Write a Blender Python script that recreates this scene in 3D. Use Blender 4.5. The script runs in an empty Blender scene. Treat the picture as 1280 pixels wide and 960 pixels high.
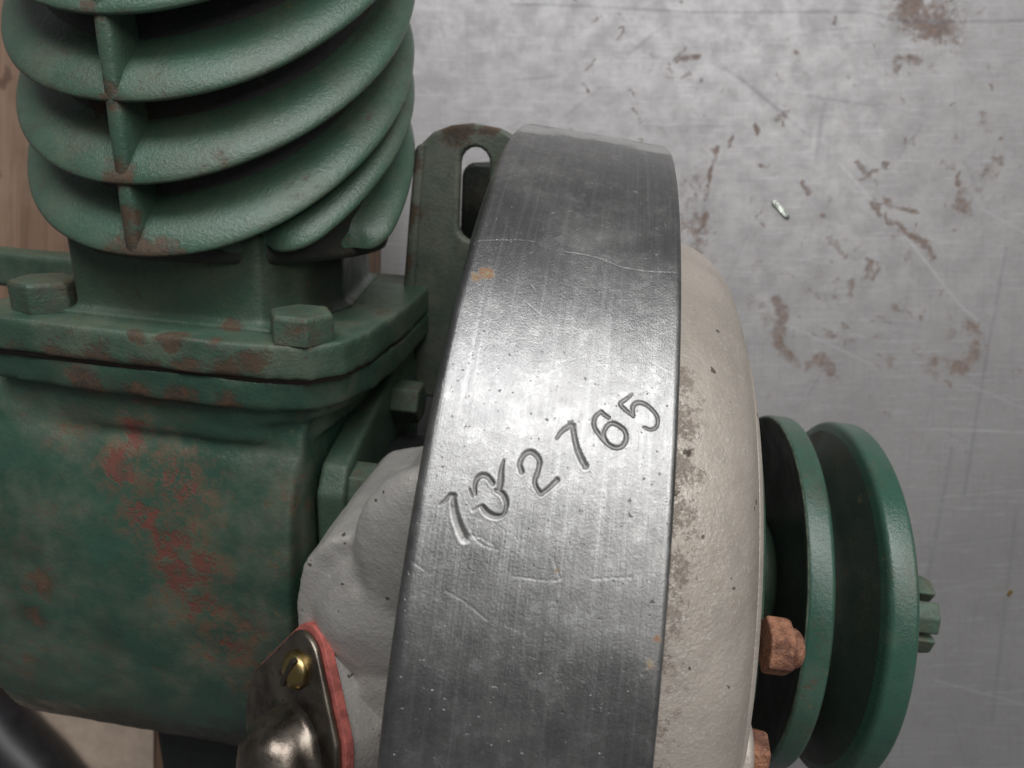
import bpy, bmesh, math, random
import numpy as np
from mathutils import Vector, Matrix
random.seed(4); rng = np.random.default_rng(4)
SC = bpy.context.scene
COL = SC.collection
MM = 0.001

# ------------------------------------------------------------------ camera, light, exposure
CAM_H = 205.6                                    # lens height above the bench, mm
cam_d = bpy.data.cameras.new('camera'); cam = bpy.data.objects.new('camera', cam_d); COL.objects.link(cam)
cam.location = (0, 0, CAM_H * MM); cam.rotation_euler = (0, 0, 0)
cam_d.sensor_width = 36; cam_d.lens = 820 / 1280 * 36
cam_d.clip_start = 0.002; cam_d.clip_end = 50
cam_d.dof.use_dof = True; cam_d.dof.focus_distance = 0.074; cam_d.dof.aperture_fstop = 44
SC.camera = cam

world = bpy.data.worlds.new('World'); SC.world = world; world.use_nodes = True
bg = world.node_tree.nodes['Background']
bg.inputs[0].default_value = (0.95, 0.97, 1.0, 1); bg.inputs[1].default_value = 0.10

def area_lamp(name, loc, target, sx, sy, power, color):
    d = bpy.data.lights.new(name, 'AREA'); d.shape = 'RECTANGLE'; d.size = sx; d.size_y = sy
    d.energy = power; d.color = color
    o = bpy.data.objects.new(name, d); COL.objects.link(o); o.location = loc
    o.rotation_euler = (Vector(target) - Vector(loc)).to_track_quat('-Z', 'Y').to_euler()
    return o
area_lamp('window_light', (0.10, 0.88, 1.03), (0.0, 0.0, 0.08), 1.30, 0.50, 16.0, (0.985, 0.99, 1.0))
area_lamp('overhead_fill', (0.62, 0.35, 1.15), (0.05, 0.0, 0.05), 0.6, 0.6, 4.2, (1.0, 0.985, 0.96))  # added fill lamp with no visible source; lifts the greens
SC.view_settings.view_transform = 'Standard'; SC.view_settings.look = 'None'
SC.view_settings.exposure = 0.0; SC.view_settings.gamma = 1.0
SC.render.engine = 'CYCLES'

# ------------------------------------------------------------------ machine frame (mm): u along the shaft, v along the cylinder, w up out of the machine
C0 = np.array([8.25, -32.775, -127.5 + CAM_H])
ca, cb = -.105, .11
UX = np.array([math.cos(cb) * math.cos(ca), math.cos(cb) * math.sin(ca), math.sin(cb)])
VA = np.array([.06, .94, .342]); VA = VA - UX * (VA @ UX); VA /= np.linalg.norm(VA)
WT = np.cross(UX, VA)
ROT = np.stack([UX, VA, WT], 1)
BASE_W = np.array([C0[0], C0[1], 0.0])           # base point on the bench
BASE_M = ROT.T @ (BASE_W - C0)                   # the same point in machine mm

def L(p):                                        # machine mm -> local metres of the machine's Empty
    return (np.asarray(p, float) - BASE_M) * MM

# ------------------------------------------------------------------ object helpers
def tag(o, label=None, cat=None, kind=None, group=None):
    if label: o['label'] = label
    if cat: o['category'] = cat
    if kind: o['kind'] = kind
    if group: o['group'] = group
    return o
def link(name, me, mat=None, parent=None):
    o = bpy.data.objects.new(name, me); COL.objects.link(o)
    if mat: me.materials.append(mat)
    if parent: o.parent = parent
    return o
def mesh_from(verts, faces, smooth=True, local=True):
    me = bpy.data.meshes.new('m')
    v = L(verts) if local else np.asarray(verts, float) * MM
    me.from_pydata([tuple(x) for x in v], [], [tuple(int(i) for i in f) for f in faces])
    bm = bmesh.new(); bm.from_mesh(me); bmesh.ops.recalc_face_normals(bm, faces=bm.faces); bm.to_mesh(me); bm.free()
    if smooth: me.polygons.foreach_set('use_smooth', [True] * len(me.polygons))
    return me
def grid_mesh(P, closed_u=False, closed_v=False, local=True, flip=False):
    """P: (nu,nv,3) -> quad mesh, made with arrays"""
    nu, nv = P.shape[:2]
    v = (L(P.reshape(-1, 3)) if local else P.reshape(-1, 3) * MM)
    iu = np.arange(nu if closed_u else nu - 1); iv = np.arange(nv if closed_v else nv - 1)
    I, J = np.meshgrid(iu, iv, indexing='ij'); I2 = (I + 1) % nu; J2 = (J + 1) % nv
    q = np.stack([I * nv + J, I2 * nv + J, I2 * nv + J2, I * nv + J2], -1).reshape(-1, 4)
    if flip: q = q[:, ::-1]
    me = bpy.data.meshes.new('m')
    me.vertices.add(len(v)); me.vertices.foreach_set('co', v.astype(np.float32).ravel())
    me.loops.add(q.size); me.loops.foreach_set('vertex_index', q.astype(np.int32).ravel())
    me.polygons.add(len(q)); me.polygons.foreach_set('loop_start', np.arange(0, q.size, 4, dtype=np.int32))
    me.update(calc_edges=True)
    me.polygons.foreach_set('use_smooth', np.ones(len(q), bool))
    return me
def revolve(profile, centre=(0, 0, 0), axis=(1, 0, 0), n=96, closed=True, start=0., sweep=2 * math.pi):
    """profile: list of (along axis, radius); solid of revolution"""
    ax = np.asarray(axis, float); ax /= np.linalg.norm(ax)
    e = np.array([0, 0, 1.]) if abs(ax[2]) < .9 else np.array([0, 1., 0])
    e1 = e - ax * (e @ ax); e1 /= np.linalg.norm(e1); e2 = np.cross(ax, e1)
    t = start + np.linspace(0, sweep, n, endpoint=False)
    pr = np.asarray(profile, float)
    ring = np.cos(t)[:, None] * e1 + np.sin(t)[:, None] * e2
    P = np.asarray(centre, float) + pr[None, :, 0:1] * ax + pr[None, :, 1:2] * ring[:, None, :]
    return grid_mesh(P, closed_u=True)
def round_profile(pts, r=0.6, n=4):
    """fillets every inner corner of a polyline"""
    pts = [np.asarray(p, float) for p in pts]; out = [pts[0]]
    for a, b, c in zip(pts, pts[1:], pts[2:]):
        d1 = a - b; d2 = c - b; l1 = np.linalg.norm(d1); l2 = np.linalg.norm(d2)
        k = min(r, .45 * l1, .45 * l2)
        p, q = b + d1 / l1 * k, b + d2 / l2 * k
        for i in range(n + 1):
            s = i / n; out.append((1 - s) ** 2 * p + 2 * s * (1 - s) * b + s * s * q)
    out.append(pts[-1]); return out
def prism(poly, axis, lo, hi):
    """polygon in the two other machine axes, extruded along axis (0,1,2)"""
    o = [i for i in range(3) if i != axis]; n = len(poly); V = []
    for h in (lo, hi):
        for a, b in poly:
            p = [0, 0, 0]; p[axis] = h; p[o[0]] = a; p[o[1]] = b; V.append(p)
    F = [tuple(range(n)), tuple(range(2 * n - 1, n - 1, -1))] + [(i, (i + 1) % n, n + (i + 1) % n, n + i) for i in range(n)]
    return V, F
def join_vf(*vfs):
    V, F = [], []
    for v, f in vfs:
        k = len(V); V += [list(x) for x in v]; F += [tuple(i + k for i in q) for q in f]
    return V, F
def ellipsoid(c, r, n=20, m=12):
    V, F = [], []
    for j in range(m + 1):
        ph = math.pi * j / m
        for i in range(n):
            t = 2 * math.pi * i / n
            V.append([c[0] + r[0] * math.sin(ph) * math.cos(t), c[1] + r[1] * math.cos(ph), c[2] + r[2] * math.sin(ph) * math.sin(t)])
    for j in range(m):
        for i in range(n):
            F.append((j * n + i, j * n + (i + 1) % n, (j + 1) * n + (i + 1) % n, (j + 1) * n + i))
    return V, F
def bevel(o, w, seg=3, angle=35):
    m = o.modifiers.new('bevel', 'BEVEL'); m.width = w * MM; m.segments = seg; m.limit_method = 'ANGLE'; m.angle_limit = math.radians(angle)
    m.use_clamp_overlap = True
    n = o.modifiers.new('normals', 'WEIGHTED_NORMAL'); n.keep_sharp = True
    return o
def cast(o, voxel=.7, it=8, fac=.5, rough=0):
    """solid union with soft fillets, like a sand casting"""
    m = o.modifiers.new('remesh', 'REMESH'); m.mode = 'VOXEL'; m.voxel_size = voxel * MM; m.use_smooth_shade = True
    s = o.modifiers.new('smooth', 'SMOOTH'); s.iterations = it; s.factor = fac
    if rough:
        t = bpy.data.textures.new('cast', 'CLOUDS'); t.noise_scale = 4 * MM; t.noise_depth = 2
        d = o.modifiers.new('rough', 'DISPLACE'); d.texture = t; d.strength = rough * MM; d.mid_level = .5; d.texture_coords = 'LOCAL'
    return o
def rrect(cx, cy, hx, hy, r, n=5):
    out = []
    for k, (sx, sy) in enumerate(((1, 1), (-1, 1), (-1, -1), (1, -1))):
        for i in range(n + 1):
            a = math.pi / 2 * (k + i / n)
            out.append((cx + sx * (hx - r) + r * math.cos(a), cy + sy * (hy - r) + r * math.sin(a)))
    return out

# ------------------------------------------------------------------ material helpers
class NT:
    def __init__(s, name):
        s.m = bpy.data.materials.new(name); s.m.use_nodes = True; s.t = s.m.node_tree
        s.b = s.t.nodes['Principled BSDF']; s.co = s.n('ShaderNodeTexCoord').outputs['Object']
    def n(s, kind, **kw):
        x = s.t.nodes.new(kind)
        for k, v in kw.items(): setattr(x, k, v)
        return x
    def put(s, sock, v):
        if hasattr(v, 'is_output') or isinstance(v, bpy.types.NodeSocket): s.t.links.new(v, sock)
        else: sock.default_value = v
    def noise(s, scale, detail=4, rough=.6, co=None, dist=0.):
        x = s.n('ShaderNodeTexNoise'); s.put(x.inputs['Vector'], co or s.co)
        x.inputs['Scale'].default_value = scale; x.inputs['Detail'].default_value = detail; x.inputs['Roughness'].default_value = rough
        x.inputs['Distortion'].default_value = dist
        return x.outputs['Fac']
    def mapping(s, scale, co=None, rot=(0, 0, 0)):
        x = s.n('ShaderNodeMapping'); s.put(x.inputs['Vector'], co or s.co); x.inputs['Scale'].default_value = scale; x.inputs['Rotation'].default_value = rot
        return x.outputs[0]
    def ramp(s, v, a, b, lo=0., hi=1.):
        x = s.n('ShaderNodeMapRange', interpolation_type='SMOOTHSTEP'); s.put(x.inputs[0], v)
        for i, k in zip((1, 2, 3, 4), (a, b, lo, hi)): x.inputs[i].default_value = k
        return x.outputs[0]
    def math(s, op, a, b=0., c=None):
        x = s.n('ShaderNodeMath', operation=op); s.put(x.inputs[0], a); s.put(x.inputs[1], b)
        if c is not None: s.put(x.inputs[2], c)
        return x.outputs[0]
    def mix(s, f, a, b):
        x = s.n('ShaderNodeMix', data_type='RGBA'); s.put(x.inputs[0], f)
        for i, c in ((6, a), (7, b)): s.put(x.inputs[i], c if not isinstance(c, tuple) else (*c[:3], 1))
        return x.outputs[2]
    def attr(s, name):
        x = s.n('ShaderNodeAttribute'); x.attribute_name = name; return x.outputs['Fac']
    def uv(s):
        return s.n('ShaderNodeTexCoord').outputs['UV']
    def bump(s, h, strength, dist, normal=None):
        x = s.n('ShaderNodeBump'); s.put(x.inputs['Height'], h); x.inputs['Strength'].default_value = strength; x.inputs['Distance'].default_value = dist * MM
        if normal is not None: s.put(x.inputs['Normal'], normal)
        return x.outputs[0]
    def blobs(s, lst):
        """lst: (machine mm centre, radius mm, amount): soft spots for wear or for painted shade and sheen, 0..1"""
        out = None
        for c, r, a in lst:
            d = s.n('ShaderNodeVectorMath', operation='DISTANCE'); s.put(d.inputs[0], s.co); d.inputs[1].default_value = tuple(L(c))
            v = s.ramp(d.outputs['Value'], 0, r * MM, a, 0.)
            out = v if out is None else s.math('MAXIMUM', out, v)
        return out
    def done(s, color=None, rough=None, metal=None, normal=None, spec=None):
        for k, v in (('Base Color', color), ('Roughness', rough), ('Metallic', metal), ('Normal', normal), ('Specular IOR Level', spec)):
            if v is not None:
                if isinstance(v, tuple): v = (*v[:3], 1)
                s.put(s.b.inputs[k], v)
        return s.m

def green_paint(name, base=(.056, .108, .074), dust=(.145, .155, .105), rust=None, primer=None, dusty=.5, rough=.42, gen_rust=.60, grain=1.0, edge=0., dark=None, grime=.55):
    k = NT(name)
    n1 = k.noise(95, 5, .65); n2 = k.noise(420, 5, .7); n3 = k.noise(1900, 3, .6); n4 = k.noise(38, 3, .5)
    col = k.mix(k.ramp(n4, .35, .68), tuple(x * .78 for x in base), base)
    col = k.mix(k.math('MULTIPLY', k.ramp(n1, .38, .72), dusty), col, dust)
    col = k.mix(k.math('MULTIPLY', k.ramp(n2, .50, .72), .35), col, tuple(x * .55 for x in base))
    col = k.mix(k.math('MULTIPLY', k.ramp(n3, .66, .78), .4), col, (.22, .23, .17))
    gr = k.math('MULTIPLY', k.ramp(k.math('ADD', k.math('MULTIPLY', k.noise(60, 6, .72), .7), k.math('MULTIPLY', n3, .3)), .50, .66), grime)
    col = k.mix(gr, col, (.075, .058, .040))
    och = k.math('MULTIPLY', k.ramp(k.noise(260, 4, .6), .66, .74), .45)
    col = k.mix(och, col, (.17, .135, .06))
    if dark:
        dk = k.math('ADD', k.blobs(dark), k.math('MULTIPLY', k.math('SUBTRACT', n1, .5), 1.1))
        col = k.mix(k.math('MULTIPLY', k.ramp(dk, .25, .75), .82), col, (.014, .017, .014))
    r = k.ramp(k.math('ADD', k.math('MULTIPLY', n1, .55), k.math('MULTIPLY', n2, .45)), gen_rust - .03, gen_rust + .08)
    if rust:
        b = k.math('ADD', k.blobs(rust), k.math('MULTIPLY', k.math('SUBTRACT', k.math('ADD', k.math('MULTIPLY', n1, .45), k.math('MULTIPLY', n2, .55)), .5), 2.2))
        r = k.math('MAXIMUM', r, k.ramp(b, .32, .66))
    if edge:
        pt = k.n('ShaderNodeNewGeometry').outputs['Pointiness']
        e = k.math('MULTIPLY', k.ramp(pt, .515, .57), k.ramp(n2, .42, .60))
        r = k.math('MAXIMUM', r, k.math('MULTIPLY', e, edge))
    rc = k.mix(k.ramp(n2, .35, .65), (.042, .019, .013), (.105, .048, .026))
    rc = k.mix(k.ramp(n3, .5, .65), rc, (.075, .055, .038))
    col = k.mix(k.math('MULTIPLY', r, .78), col, rc)
    if primer:
        b = k.math('ADD', k.blobs(primer), k.math('MULTIPLY', k.math('SUBTRACT', k.math('ADD', k.math('MULTIPLY', n1, .5), k.math('MULTIPLY', n2, .5)), .5), 2.4))
        wash = k.math('MULTIPLY', k.ramp(b, .02, .55), k.ramp(k.math('ADD', k.math('MULTIPLY', n2, .6), k.math('MULTIPLY', n3, .4)), .40, .56))
        col = k.mix(k.math('MULTIPLY', wash, .62), col, k.mix(k.ramp(n1, .35, .65), (.115, .072, .048), (.15, .085, .05)))
        pm = k.ramp(k.math('ADD', b, k.math('MULTIPLY', k.math('SUBTRACT', n3, .5), .8)), .55, .80)
        col = k.mix(k.math('MULTIPLY', pm, .8), col, k.mix(k.ramp(n2, .4, .6), (.085, .042, .029), (.135, .034, .026)))
        r = k.math('MAXIMUM', r, pm)
    ro = k.math('ADD', k.math('MULTIPLY', r, .3), k.ramp(n1, .3, .75, rough - .12, rough + .14))
    h = k.math('ADD', k.math('MULTIPLY', k.noise(1700, 5, .7), .75), k.math('MULTIPLY', k.noise(320, 3, .5), .35))
    h = k.math('SUBTRACT', h, k.math('MULTIPLY', r, .35))
    return k.done(col, ro, 0., k.bump(h, .62 * grain, .35))

# rust / bare spots, machine mm
fin_rust = [((-59, 57, 28.6), 8, .8), ((-54, 57, 29), 7, .75), ((-59, 67, 28.6), 5.5, .8), ((-59, 76.5, 28.6), 4, .7), ((-59, 62, 28.6), 4, .75), ((-60, 86, 28), 4, .6),
            ((-78, 66, 23), 7, .45), ((-77, 78, 22), 6, .45), ((-74, 85, 25), 5, .4), ((-56, 57, 29), 5, .5), ((-33, 86, 16), 5, .4)]
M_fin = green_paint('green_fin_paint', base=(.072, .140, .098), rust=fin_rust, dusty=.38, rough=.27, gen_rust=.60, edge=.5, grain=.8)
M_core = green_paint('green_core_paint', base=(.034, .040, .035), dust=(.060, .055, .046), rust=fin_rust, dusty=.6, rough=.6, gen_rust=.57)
M_neck = green_paint('green_neck_paint', dusty=.5, rough=.4, dark=[((-37, 50, 6), 14, 1.2)], rust=[((-49, 46, 23), 7, .6), ((-72, 46, 24), 6, .4)], gen_rust=.62)  # dark spot paints shade onto the neck's right side
M_flange = green_paint('green_flange_paint', dusty=.55, rough=.42, gen_rust=.59, edge=.7,
    rust=[((-66, 40.5, 29), 7, .75), ((-60, 40, 29), 6, .85), ((-53, 40.5, 29), 6, .85), ((-47, 41, 29), 6, .75), ((-44, 43, 29), 5, .7), ((-55, 46, 28.5), 5, .85), ((-49, 46, 28.5), 4, .7), ((-61, 46, 28.5), 4, .7), ((-84, 45, 27), 6, .45), ((-74, 40.5, 29), 6, .7), ((-80, 41, 28), 5, .6), ((-49, 46, 22), 5, .55), ((-34, 42, 24), 4, .5)])
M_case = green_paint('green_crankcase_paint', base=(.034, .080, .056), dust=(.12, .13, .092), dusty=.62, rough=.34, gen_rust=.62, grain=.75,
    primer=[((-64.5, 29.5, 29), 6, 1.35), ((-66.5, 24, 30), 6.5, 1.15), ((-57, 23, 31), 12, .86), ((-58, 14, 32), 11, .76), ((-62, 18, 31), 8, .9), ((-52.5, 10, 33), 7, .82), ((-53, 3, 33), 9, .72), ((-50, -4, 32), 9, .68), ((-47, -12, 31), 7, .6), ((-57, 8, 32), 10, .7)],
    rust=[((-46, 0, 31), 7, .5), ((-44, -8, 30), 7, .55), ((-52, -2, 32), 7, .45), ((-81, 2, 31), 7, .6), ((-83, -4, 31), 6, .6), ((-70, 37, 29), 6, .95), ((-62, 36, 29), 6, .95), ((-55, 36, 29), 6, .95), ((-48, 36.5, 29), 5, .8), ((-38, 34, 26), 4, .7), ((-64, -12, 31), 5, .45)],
    dark=[((-68, -38, 16), 36, 1.15), ((-48, -34, 20), 32, 1.1), ((-88, -34, 18), 30, 1.1), ((-84, -4, 30), 9, .55), ((-70, -6, 31), 10, .5)])  # low dark spots paint in shade where the case curves under, with oil grime
M_bolt = green_paint('green_bolt_paint', dusty=.7, rough=.5, gen_rust=.56, edge=.5)
M_plate = green_paint('green_plate_paint', dusty=.3, rough=.36, gen_rust=.66, edge=.5)
M_brk = green_paint('green_bracket_paint', base=(.115, .145, .112), dust=(.20, .20, .155), dusty=.8, rough=.5, gen_rust=.60, edge=.3,
    rust=[((-26, 76, -18), 7, .85), ((-20, 76, -18), 6, .6), ((-34.5, 70, -17), 5, .75), ((-35, 60, -17), 6, .8), ((-35.5, 50, -17), 6, .85), ((-22, 46, -18), 3, .7)])
M_pul = green_paint('green_pulley_paint', base=(.038, .100, .072), dust=(.095, .125, .095), dusty=.4, rough=.27, gen_rust=.60, grain=.5, edge=.8)
M_web = green_paint('dark_web_paint', base=(.016, .022, .018), dust=(.03, .03, .025), dusty=.4, rough=.5, gen_rust=.64, grain=.4)  # web colour kept much darker than the rims
M_groove = green_paint('worn_groove_paint', base=(.030, .046, .035), dust=(.055, .055, .045), dusty=.6, rough=.48, gen_rust=.60, grain=.4)

def cast_alu(name, base, dirt, rough=.62, metal=.25, pits=None, grain=1.):
    k = NT(name)
    n1 = k.noise(70, 5, .6); n2 = k.noise(500, 5, .7); n3 = k.noise(2200, 3, .6)
    col = k.mix(k.ramp(n1, .35, .7), base, tuple(x * .8 for x in base))
    col = k.mix(k.math('MULTIPLY', k.ramp(n2, .48, .72), .45), col, dirt)
    col = k.mix(k.math('MULTIPLY', k.ramp(n3, .58, .68), .55), col, (.56, .54, .51))
    h = k.math('ADD', n2, k.math('MULTIPLY', n3, .4))
    if pits:
        b = k.math('ADD', k.blobs(pits), k.math('MULTIPLY', k.math('SUBTRACT', k.math('ADD', k.math('MULTIPLY', k.noise(420, 6, .8), .45), k.math('MULTIPLY', k.noise(1500, 5, .8), .55)), .5), 4.6))
        p = k.ramp(b, .55, 1.0)
        col = k.mix(k.math('MULTIPLY', p, .6), col, k.mix(k.ramp(n3, .4, .6), (.13, .085, .06), (.30, .23, .18)))
        h = k.math('SUBTRACT', h, k.math('MULTIPLY', p, .7))
    sp = k.math('MULTIPLY', k.ramp(k.noise(620, 2, .5), .71, .74), .8)
    col = k.mix(sp, col, (.05, .035, .02))
    return k.done(col, k.ramp(n2, .3, .7, rough - .1, rough + .12), metal, k.bump(h, .45 * grain, .4))
def on_ring(u, r, deg):
    t = math.radians(deg); return (u, r * math.cos(t), r * math.sin(t))
M_cover = cast_alu('dusty_cast_aluminium', (.47, .415, .36), (.32, .27, .22), rough=.5, metal=.35, pits=[(on_ring(13, 62, d), 6.5, .80) for d in range(36, 90, 5)])
M_house = cast_alu('grey_cast_aluminium', (.52, .495, .46), (.38, .35, .32), rough=.5, metal=.3, grain=1.2)

def rusty(name):
    k = NT(name); n1 = k.noise(330, 5, .7); n2 = k.noise(1200, 4, .7)
    col = k.mix(k.ramp(n1, .35, .65), (.11, .045, .027), (.36, .165, .095)); col = k.mix(k.ramp(n2, .55, .7), col, (.34, .18, .11))
    return k.done(col, .68, .15, k.bump(k.math('ADD', n1, n2), .7, .5))
M_rust = rusty('orange_rust')

def steel_cover():
    k = NT('tarnished_steel'); n1 = k.noise(150, 5, .6); n2 = k.noise(700, 4, .7); n3 = k.noise(380, 2, .5)
    col = k.mix(k.ramp(n1, .35, .65), (.115, .095, .080), (.24, .21, .17)); col = k.mix(k.ramp(n2, .56, .70), col, (.085, .065, .055))
    col = k.mix(k.ramp(n3, .70, .74), col, (.04, .02, .015))
    return k.done(col, k.ramp(n1, .3, .7, .22, .42), .95, k.bump(k.math('ADD', n1, n2), .12, .3))
M_tarnish = steel_cover()
def brass():
    k = NT('brass'); n = k.noise(900, 4, .6)
    return k.done(k.mix(k.ramp(n, .35, .7), (.50, .36, .13), (.36, .27, .14)), k.ramp(n, .3, .7, .2, .38), 1., k.bump(n, .08, .2))
M_brass = brass()
def plain(name, col, rough=.6, metal=0., var=.25, scale=600, bump=.2):
    k = NT(name); n = k.noise(scale, 5, .65)
    return k.done(k.mix(k.ramp(n, .3, .7), tuple(c * (1 - var) for c in col), tuple(min(1, c * (1 + var)) for c in col)), rough, metal, k.bump(n, bump, .3))
M_gasket = plain('red_fibre_gasket', (.39, .105, .085), .8, var=.4, scale=420, bump=.8)
M_seam = plain('dark_paper_gasket', (.035, .022, .016), .8, bump=.6)
M_black = plain('black_oil_dirt', (.012, .013, .013), .6)
M_slot = plain('slot_dirt', (.02, .014, .008), .7)
M_hose = plain('black_rubber', (.016, .016, .018), .42, var=.3, scale=300, bump=.15)
M_chip = plain('bright_chip', (.62, .66, .60), .25, 1., bump=.1)
M_fleck = plain('brass_fleck', (.70, .48, .16), .3, 1., bump=.1)

# ------------------------------------------------------------------ the machine
machine = bpy.data.objects.new('air_compressor', None); COL.objects.link(machine)
machine.location = Vector(BASE_W * MM)
machine.rotation_euler = Matrix([list(r) for r in ROT]).to_euler()
machine.empty_display_size = .02
tag(machine, 'old green finned air compressor with steel band stamped 732765 lying on the metal bench', 'air compressor')

# ---- cylinder: core, tilted fins, web
CU, CR = -59.3, 29.4
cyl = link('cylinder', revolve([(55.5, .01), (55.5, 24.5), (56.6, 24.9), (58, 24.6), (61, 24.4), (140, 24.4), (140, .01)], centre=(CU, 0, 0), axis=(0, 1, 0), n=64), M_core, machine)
FLOOR_V = 56.2
def fin_mesh(h):
    prof = [(23.9, 2.6), (24.5, 2.0), (25.2, 1.65), (26.1, 1.4), (27.0, 1.15), (27.9, .8), (28.5, .45), (29.0, .05), (29.3, -.35), (29.4, -.7), (29.3, -1.0), (28.9, -1.3), (28.0, -1.5), (26, -1.75), (25.0, -2.0), (24.4, -2.4), (23.9, -2.9)]
    nphi = 256
    t = np.linspace(0, 2 * math.pi, nphi, endpoint=False)
    P = np.zeros((nphi, len(prof), 3))
    for j, (r, o) in enumerate(prof):
        if h < 77:                                    # run the fin out smoothly into the barrel
            g = np.clip((h - .8 * 29.4 * np.sin(t) - 57.2) / 4.0, 0, 1); g = np.sqrt(g * (2 - g)); r = 24.2 + (r - 24.2) * (.12 + .88 * g)
        wob = 1 + .004 * np.sin(3 * t + h) + .003 * np.sin(7 * t + 2 * h)
        P[:, j, 0] = CU + r * wob * np.cos(t); P[:, j, 2] = r * wob * np.sin(t)
        P[:, j, 1] = h + o * 1.25 - .8 * r * np.sin(t)
    P[:, :, 1] += .12 * np.sin(5 * t + h)[:, None]
    me = grid_mesh(P, closed_u=True)
    if h < 77:                                        # the low fins run out at the foot of the cylinder
        bm = bmesh.new(); bm.from_mesh(me)
        r = bmesh.ops.bisect_plane(bm, geom=bm.verts[:] + bm.edges[:] + bm.faces[:], plane_co=L((CU, FLOOR_V + .9, 0)), plane_no=(0, 1, 0), clear_inner=True)
        if h < 77: bmesh.ops.bisect_plane(bm, geom=bm.verts[:] + bm.edges[:] + bm.faces[:], plane_co=L((CU - 2, 0, 0)), plane_no=(1, 0, 0), clear_inner=True)
        bm.to_mesh(me); bm.free()
        me.polygons.foreach_set('use_smooth', [True] * len(me.polygons))
    return me
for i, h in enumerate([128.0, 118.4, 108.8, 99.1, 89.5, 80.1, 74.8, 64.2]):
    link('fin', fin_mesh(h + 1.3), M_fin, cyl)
# web joining the fins at the front
wp = []
web_v, web_f = [], []
sec = [(-2.0, 22.6), (-1.35, 24.2), (-1.15, 27.0), (-1.08, 28.4), (-.75, 29.05), (0, 29.2), (.75, 29.05), (1.08, 28.4), (1.15, 27.0), (1.35, 24.2), (2.0, 22.6)]
vs = np.linspace(57.0, 118, 60)
P = np.zeros((len(vs), len(sec), 3))
for i, v in enumerate(vs):
    for j, (du, w) in enumerate(sec):
        s = 1 + .05 * math.sin(v * .63)
        P[i, j] = (-59.0 + du * s, v, w)
link('web', grid_mesh(P), M_fin, cyl)

# ---- neck: six sided
neck_v, neck_f = join_vf(prism([(CU - 15.8, 21.8), (CU + 14.0, 21.8), (CU + 19.5, 4), (CU + 15, -22), (CU - 15, -22), (CU - 18, 0)], 1, 43, 60),
                         prism([(CU - 17.6, 23.2), (CU + 16, 23.2), (CU + 21, 4), (CU + 16, -24), (CU - 16, -24), (CU - 19.5, 0)], 1, 42, 46.6))
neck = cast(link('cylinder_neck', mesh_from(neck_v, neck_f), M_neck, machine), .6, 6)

# ---- flange pair and seam
outl = [(-91, 24), (-87.5, 27.6), (-70, 28.6), (-52, 28.9), (-42.5, 28.6), (-35.5, 27.2), (-32.0, 23.2), (-30.4, 16), (-29.8, 0), (-31, -25), (-33, -28), (-87, -28), (-91, -24)]
def inset(poly, d):
    c = np.mean(np.array(poly), 0); out = []
    for p in poly:
        q = np.array(p) - c; l = np.linalg.norm(q); out.append(tuple(c + q * (1 - d / l)))
    return out
fl_v, fl_f = prism(outl, 1, 40.9, 46.0)
ear = prism([(-126, -13), (-84, -13), (-84, -7), (-126, -7)], 1, 40.5, 47.6)
flange = link('cylinder_flange', mesh_from(*join_vf((fl_v, fl_f), ear)), M_flange, machine)
cast(flange, .55, 4, rough=.25)
link('flange_gasket', mesh_from(*prism(inset(outl, .9), 1, 40.2, 41.4)), M_seam, machine)

def hexbolt(name, c, axis, af, h, mat, parent, rot=0., r0=None, chamfer=.5):
    """hexagon head with chamfered top; c: centre of the seat"""
    ax = np.asarray(axis, float); ax /= np.linalg.norm(ax)
    e = np.array([0, 0, 1.]) if abs(ax[2]) < .9 else np.array([0, 1., 0]); e1 = e - ax * (e @ ax); e1 /= np.linalg.norm(e1); e2 = np.cross(ax, e1)
    R = af / math.sqrt(3); V = []; n = 6
    rows = [(0, R), (h - chamfer, R), (h, R * .90)]
    for a, r in rows:
        for i in range(n):
            t = rot + i * math.pi / 3; V.append(np.asarray(c) + ax * a + r * (math.cos(t) * e1 + math.sin(t) * e2))
    F = [(k * n + i, k * n + (i + 1) % n, (k + 1) * n + (i + 1) % n, (k + 1) * n + i) for k in range(2) for i in range(n)] + [tuple(range(12, 18)), tuple(range(5, -1, -1))]
    o = link(name, mesh_from(np.array(V), F), mat, parent)
    bevel(o, .35, 2, 25); return o
hexbolt('hex_bolt', (-38.2, 45.8, 23.6), (0, 1, 0), 8.2, 4.3, M_bolt, flange, rot=.55)
hexbolt('hex_bolt', (-80.2, 45.8, 20.8), (0, 1, 0), 8.6, 4.8, M_bolt, flange, rot=.20)

# ---- crankcase
def superloop(hv, hw, e, n=40, cv=0., cw=0., top=None):
    out = []
    for i in range(n):
        t = 2 * math.pi * i / n; c, s = math.cos(t), math.sin(t)
        out.append((cv + hv * abs(c) ** (2 / e) * (1 if c > 0 else -1), cw + hw * abs(s) ** (2 / e) * (1 if s > 0 else -1)))
    return out
body = prism(superloop(41.0, 31.5, 2.9, cv=-1.8), 0, -97, -38.6)
body2 = prism(rrect(0, 0, 36, 26.0, 8), 0, -97, -38.0)
shoulder = prism([(-89, 24), (-86, 26.6), (-70, 28), (-52, 28.3), (-43, 28), (-37, 26.4), (-33, 22), (-30.5, 14), (-30, 0), (-31, -26), (-88, -26)], 1, 35.8, 40.55)
shoulder2 = prism([(-89, 22), (-86, 25), (-70, 26.5), (-52, 26.8), (-44, 26.6), (-39, 24.5), (-36.5, 20), (-35.5, 12), (-35, 0), (-36, -25), (-88, -25)], 1, 30, 37)
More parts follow.
